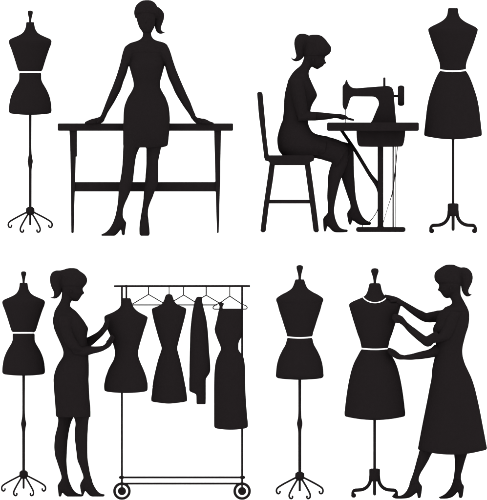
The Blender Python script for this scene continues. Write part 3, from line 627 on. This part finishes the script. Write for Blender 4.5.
# ---------------- woman fitting the clothed form
t = person('woman in a long flared skirt leaning in to fit the clothed dress form', (450, 499, 2))
hd_ = (430, 258, 9.74); bd = (387, 255, 4.167); ar = (370, 285, 6.957); e3 = (340, 320, 6.957); sk = (387, 375, 4.0); sd = (395, 450, 6.957)
Y0 = -2
bm = B()
hd = CV(*hd_, [(80, 170, 250), (95, 130, 280), (120, 95, 295), (160, 70, 300), (200, 65, 302), (235, 70, 300), (250, 80, 300), (265, 86, 300), (278, 87, 299), (290, 83.5, 298), (300, 78, 297), (309, 74, 296), (315, 74.5, 294), (321, 84, 290), (327, 95, 285), (337, 103, 275), (350, 112, 260), (362, 120, 245), (374, 129, 225), (383, 138, 205), (389, 150, 185), (392, 160, 172)])
head_side(bm, hd, Y0)
nk = CV(*hd_, [(270, 175, 299), (300, 178, 298), (345, 182, 297.5), (370, 187, 304), (385, 192, 311), (400, 201, 319), (420, 210, 331), (435, 212, 339), (448, 206, 346), (458, 195, 350), (470, 165, 358), (480, 142, 363)]) + \
    CV(*bd, [(222, 237, 336), (235, 222, 341), (250, 212, 342.5), (265, 206, 342.5), (282, 203, 341), (290, 197, 340), (298, 193.5, 338.5), (310, 191, 335), (322, 192.5, 331), (335, 197, 327), (350, 200, 323), (370, 202, 318), (385, 202, 315), (400, 201, 314), (415, 199.5, 314.5), (430, 197, 317.5), (450, 192.5, 323.5), (480, 187, 337), (500, 183.5, 346)]) + \
    CV(*sk, [(30, 172, 344), (60, 168, 350)])
nd = [(nk[0][0], 6), (296, 6.5), (301, 8), (304, 12), (308, 17), (314, 21), (325, 20), (340, 16), (350, 15), (360, 17), (375, 21), (390, 21)]
vloft(bm, [(r[0], r[1]+(1 if r[0] > 320 else 0), r[2]-(1 if r[0] > 317 else 0), 0) for r in nk], nd, Y0, n=44, p=2.3)
leg1 = C(*sk, [(150, 240, 225, 250), (137, 285, 200, 285), (129.5, 300, 181, 312), (122, 328, 170, 332)]) + C(*sd, [(152, 62, 235, 68), (140, 108, 206, 118), (126, 158, 180, 160), (113, 195, 168, 190), (104, 218, 166, 214), (97, 240, 172, 232)])
leg2 = CV(*sk, [(240, 262, 335), (300, 266, 325), (318, 268, 320), (350, 270, 310), (380, 269.5, 302), (398, 267.5, 297), (415, 265, 296), (430, 261, 299)])
rib(bm, leg1, Y0-8, k=.9); vloft(bm, leg2, .9, Y0+8, n=24)
# raised arm to the form's far shoulder
ya = Y0+15
rib(bm, C(*bd, [(290, 215, 290, 262), (262, 212, 262, 275)]) + C(*ar, [(500, 172, 500, 268), (470, 176, 466, 262), (440, 183, 440, 261), (410, 189, 416, 262), (390, 193, 385, 259), (365, 181, 358, 249), (335, 168, 335, 235), (300, 148, 302, 212), (260, 125, 262, 181), (228, 107, 232, 156), (205, 93, 212, 140)]), [ya, ya+1, ya+1, ya, ya-1, ya-3, ya-4, ya-6, ya-8, ya-10, ya-13, ya-15, ya-16])
hand(bm, C(*ar, [(212, 96, 218, 150), (185, 83, 193, 140), (160, 75, 168, 128)]), C(*ar, [(140, 70, 146, 114), (118, 66, 122, 98), (100, 65, 103, 84)]), ya-17, thumb=[(396, 301, ya-21), (393, 301, ya-24), (390.5, 301, ya-25)], spread=2.2)
# near arm, elbow low, hand at the form's side
yb = Y0-18
rib(bm, C(*bd, [(262, 232, 312, 240), (248, 262, 300, 262), (232, 300, 285, 305), (215, 328, 262, 348)]) + C(*ar, [(462, 322, 480, 400), (436, 331, 447, 404), (418, 341, 425, 424), (405, 349, 400, 430), (390, 355, 378, 423), (370, 343, 350, 401), (345, 325, 322, 378), (318, 304, 296, 355), (285, 280, 262, 323), (255, 255, 238, 294)]), [yb, yb-1, yb, yb+1, yb+1, yb+2, yb+3, yb+4, yb+5, yb+6, yb+7, yb+8, yb+9, yb+10], inset=0)
hand(bm, C(*ar, [(262, 262, 245, 302), (243, 238, 224, 280), (225, 216, 205, 268)]), C(*ar, [(208, 207, 190, 268), (190, 200, 172, 262), (170, 198, 158, 246), (158, 204, 150, 232)]), yb+6, thumb=[(402, 322, yb+3), (399.5, 319.5, yb+1), (396.5, 318, yb+1)], spread=2.2)
# lower forearm to the form's waist
rib(bm, C(*bd, [(250, 382, 252, 418), (202, 373, 202, 425), (185, 386, 185, 428), (168, 394.5, 168, 431), (145, 400, 145, 434), (122, 406, 122, 436), (100, 412, 100, 437.5), (80, 415.5, 78, 437), (63, 419, 58, 436)]), [yb+14, yb+11, yb+9, yb+8, yb+7, yb+7, yb+7, yb+7, yb+7])
hand(bm, C(*e3, [(440, 241, 440, 277), (420, 238, 408, 276), (400, 221, 384, 268)]), C(*e3, [(380, 206, 366, 258), (360, 196, 345, 243), (343, 192, 333, 222), (334, 194, 327, 207)]), yb+7, thumb=[(396, 352, yb+4), (393, 350.5, yb+2), (390.5, 350, yb+3)], spread=2.0)
for s in (-1, 1):
    ell(bm, (440.4, 287.5, Y0+s*6), (1.2, .6, 1.6)); ell(bm, (450.5, 288.5, Y0+s*10.6), (1.3, 1.9, .8))
obj('body', bm, 'skin', t, voxel=VX, sm=2)
bm = B()
vloft(bm, CV(*hd_, [(62, 180, 212), (65, 160, 232), (72, 140, 250), (82, 120, 265), (95, 100, 285), (110, 78, 300), (125, 60, 305), (143, 48, 307), (165, 41, 308), (185, 40.5, 309), (205, 43, 309), (220, 49, 309), (233, 57, 308), (245, 70, 307), (254, 79, 306), (264, 86, 304)]), [(264.4, 3), (266, 7), (268.5, 10), (273, 12), (281, 11.8), (285.5, 8.6)], Y0, n=40, step=.4)
rib(bm, C(*hd_, [(250, 140, 225, 66), (262, 165, 268, 80), (272, 180, 298, 90), (280, 195, 335, 89), (286, 210, 373, 103), (290, 225, 404, 138), (293, 240, 417, 185), (296, 255, 410, 233), (300, 272, 395, 268), (303, 290, 380, 298), (307, 312, 374, 322), (318, 338, 377, 336), (335, 362, 385, 348), (362, 377, 397, 351), (392, 368, 408, 349), (411, 350, 413, 345)]), Y0, dmax=5)
obj('hair', bm, 'hair', t, voxel=.4, sm=1)
bm = B()
dn = [r for r in nk if 311 < r[0] < 374.5] + CV(*sk, [(10, 177.5, 337), (50, 170, 350.5), (100, 160.5, 362.5), (150, 150.5, 373), (200, 140.5, 382.5), (250, 131, 392), (280, 125.5, 397.5), (292, 123.5, 399.8, .5), (297, 124, 398.5, 2), (301, 130, 392, 3.6), (303, 140, 380, 4)])
vloft(bm, dn, [(y, d+1) for y, d in nd if 308 < y < 376]+[(400, 24), (450, 30)], Y0, n=48, p=2.2)
obj('dress', bm, 'cloth', t)
for y, c_, V, H in ((Y0-8, sd, [(106, 214, 167, 216), (100, 236, 176, 234), (95, 252, 187, 250), (86, 272, 186, 276), (78, 286, 160, 290), (66, 300, 142, 304), (52, 311, 122, 320), (34, 317, 96, 334), (14, 318, 60, 339), (-10, 312, 25, 340), (-18, 316, 0, 338), (-22, 322, -18, 330)],
                     [(150, 275, 189, 252), (152, 300, 187, 280), (155, 322, 183, 308), (158, 332, 179, 328), (165, 336, 173, 335)]),
                    (Y0+8, sk, [(264, 418, 297, 418), (261, 430, 300, 432), (255, 446, 307.5, 445), (249, 456, 305, 458), (241, 466, 283, 468), (232, 475, 272, 480), (219, 483, 258, 490), (209, 487, 238, 495), (206, 490, 213, 495.5)],
                     [(278, 462, 308, 442), (284, 472, 306, 465), (286, 484, 304, 480), (288, 490, 301, 489), (291, 493, 298, 492)])):
    bm = B(); rib(bm, C(*c_, V), y, n=20, dmax=4.4); rib(bm, C(*c_, H), y, d=[3, 2.4, 1.9, 1.7, 1.2])
    obj('shoe', bm, 'shoe', t, voxel=.35, sm=1)

for o in bpy.data.objects:
    if '_b' in o: del o['_b']

# ------------------------------------------------------------- light, camera
w = bpy.data.worlds.new('World'); sc.world = w; w.use_nodes = True
bg = w.node_tree.nodes['Background']; bg.inputs['Color'].default_value = (1, 1, 1, 1); bg.inputs['Strength'].default_value = W
cd = bpy.data.cameras.new('Camera'); cam = bpy.data.objects.new('Camera', cd); COL.objects.link(cam)
cd.type = 'ORTHO'; cd.ortho_scale = 500*S; cd.clip_end = 200
cam.location = (0, -12, 250*S); cam.rotation_euler = (math.pi/2, 0, 0)
sc.camera = cam
sc.view_settings.view_transform = 'Standard'; sc.view_settings.look = 'None'
sc.view_settings.exposure = 0; sc.view_settings.gamma = 1
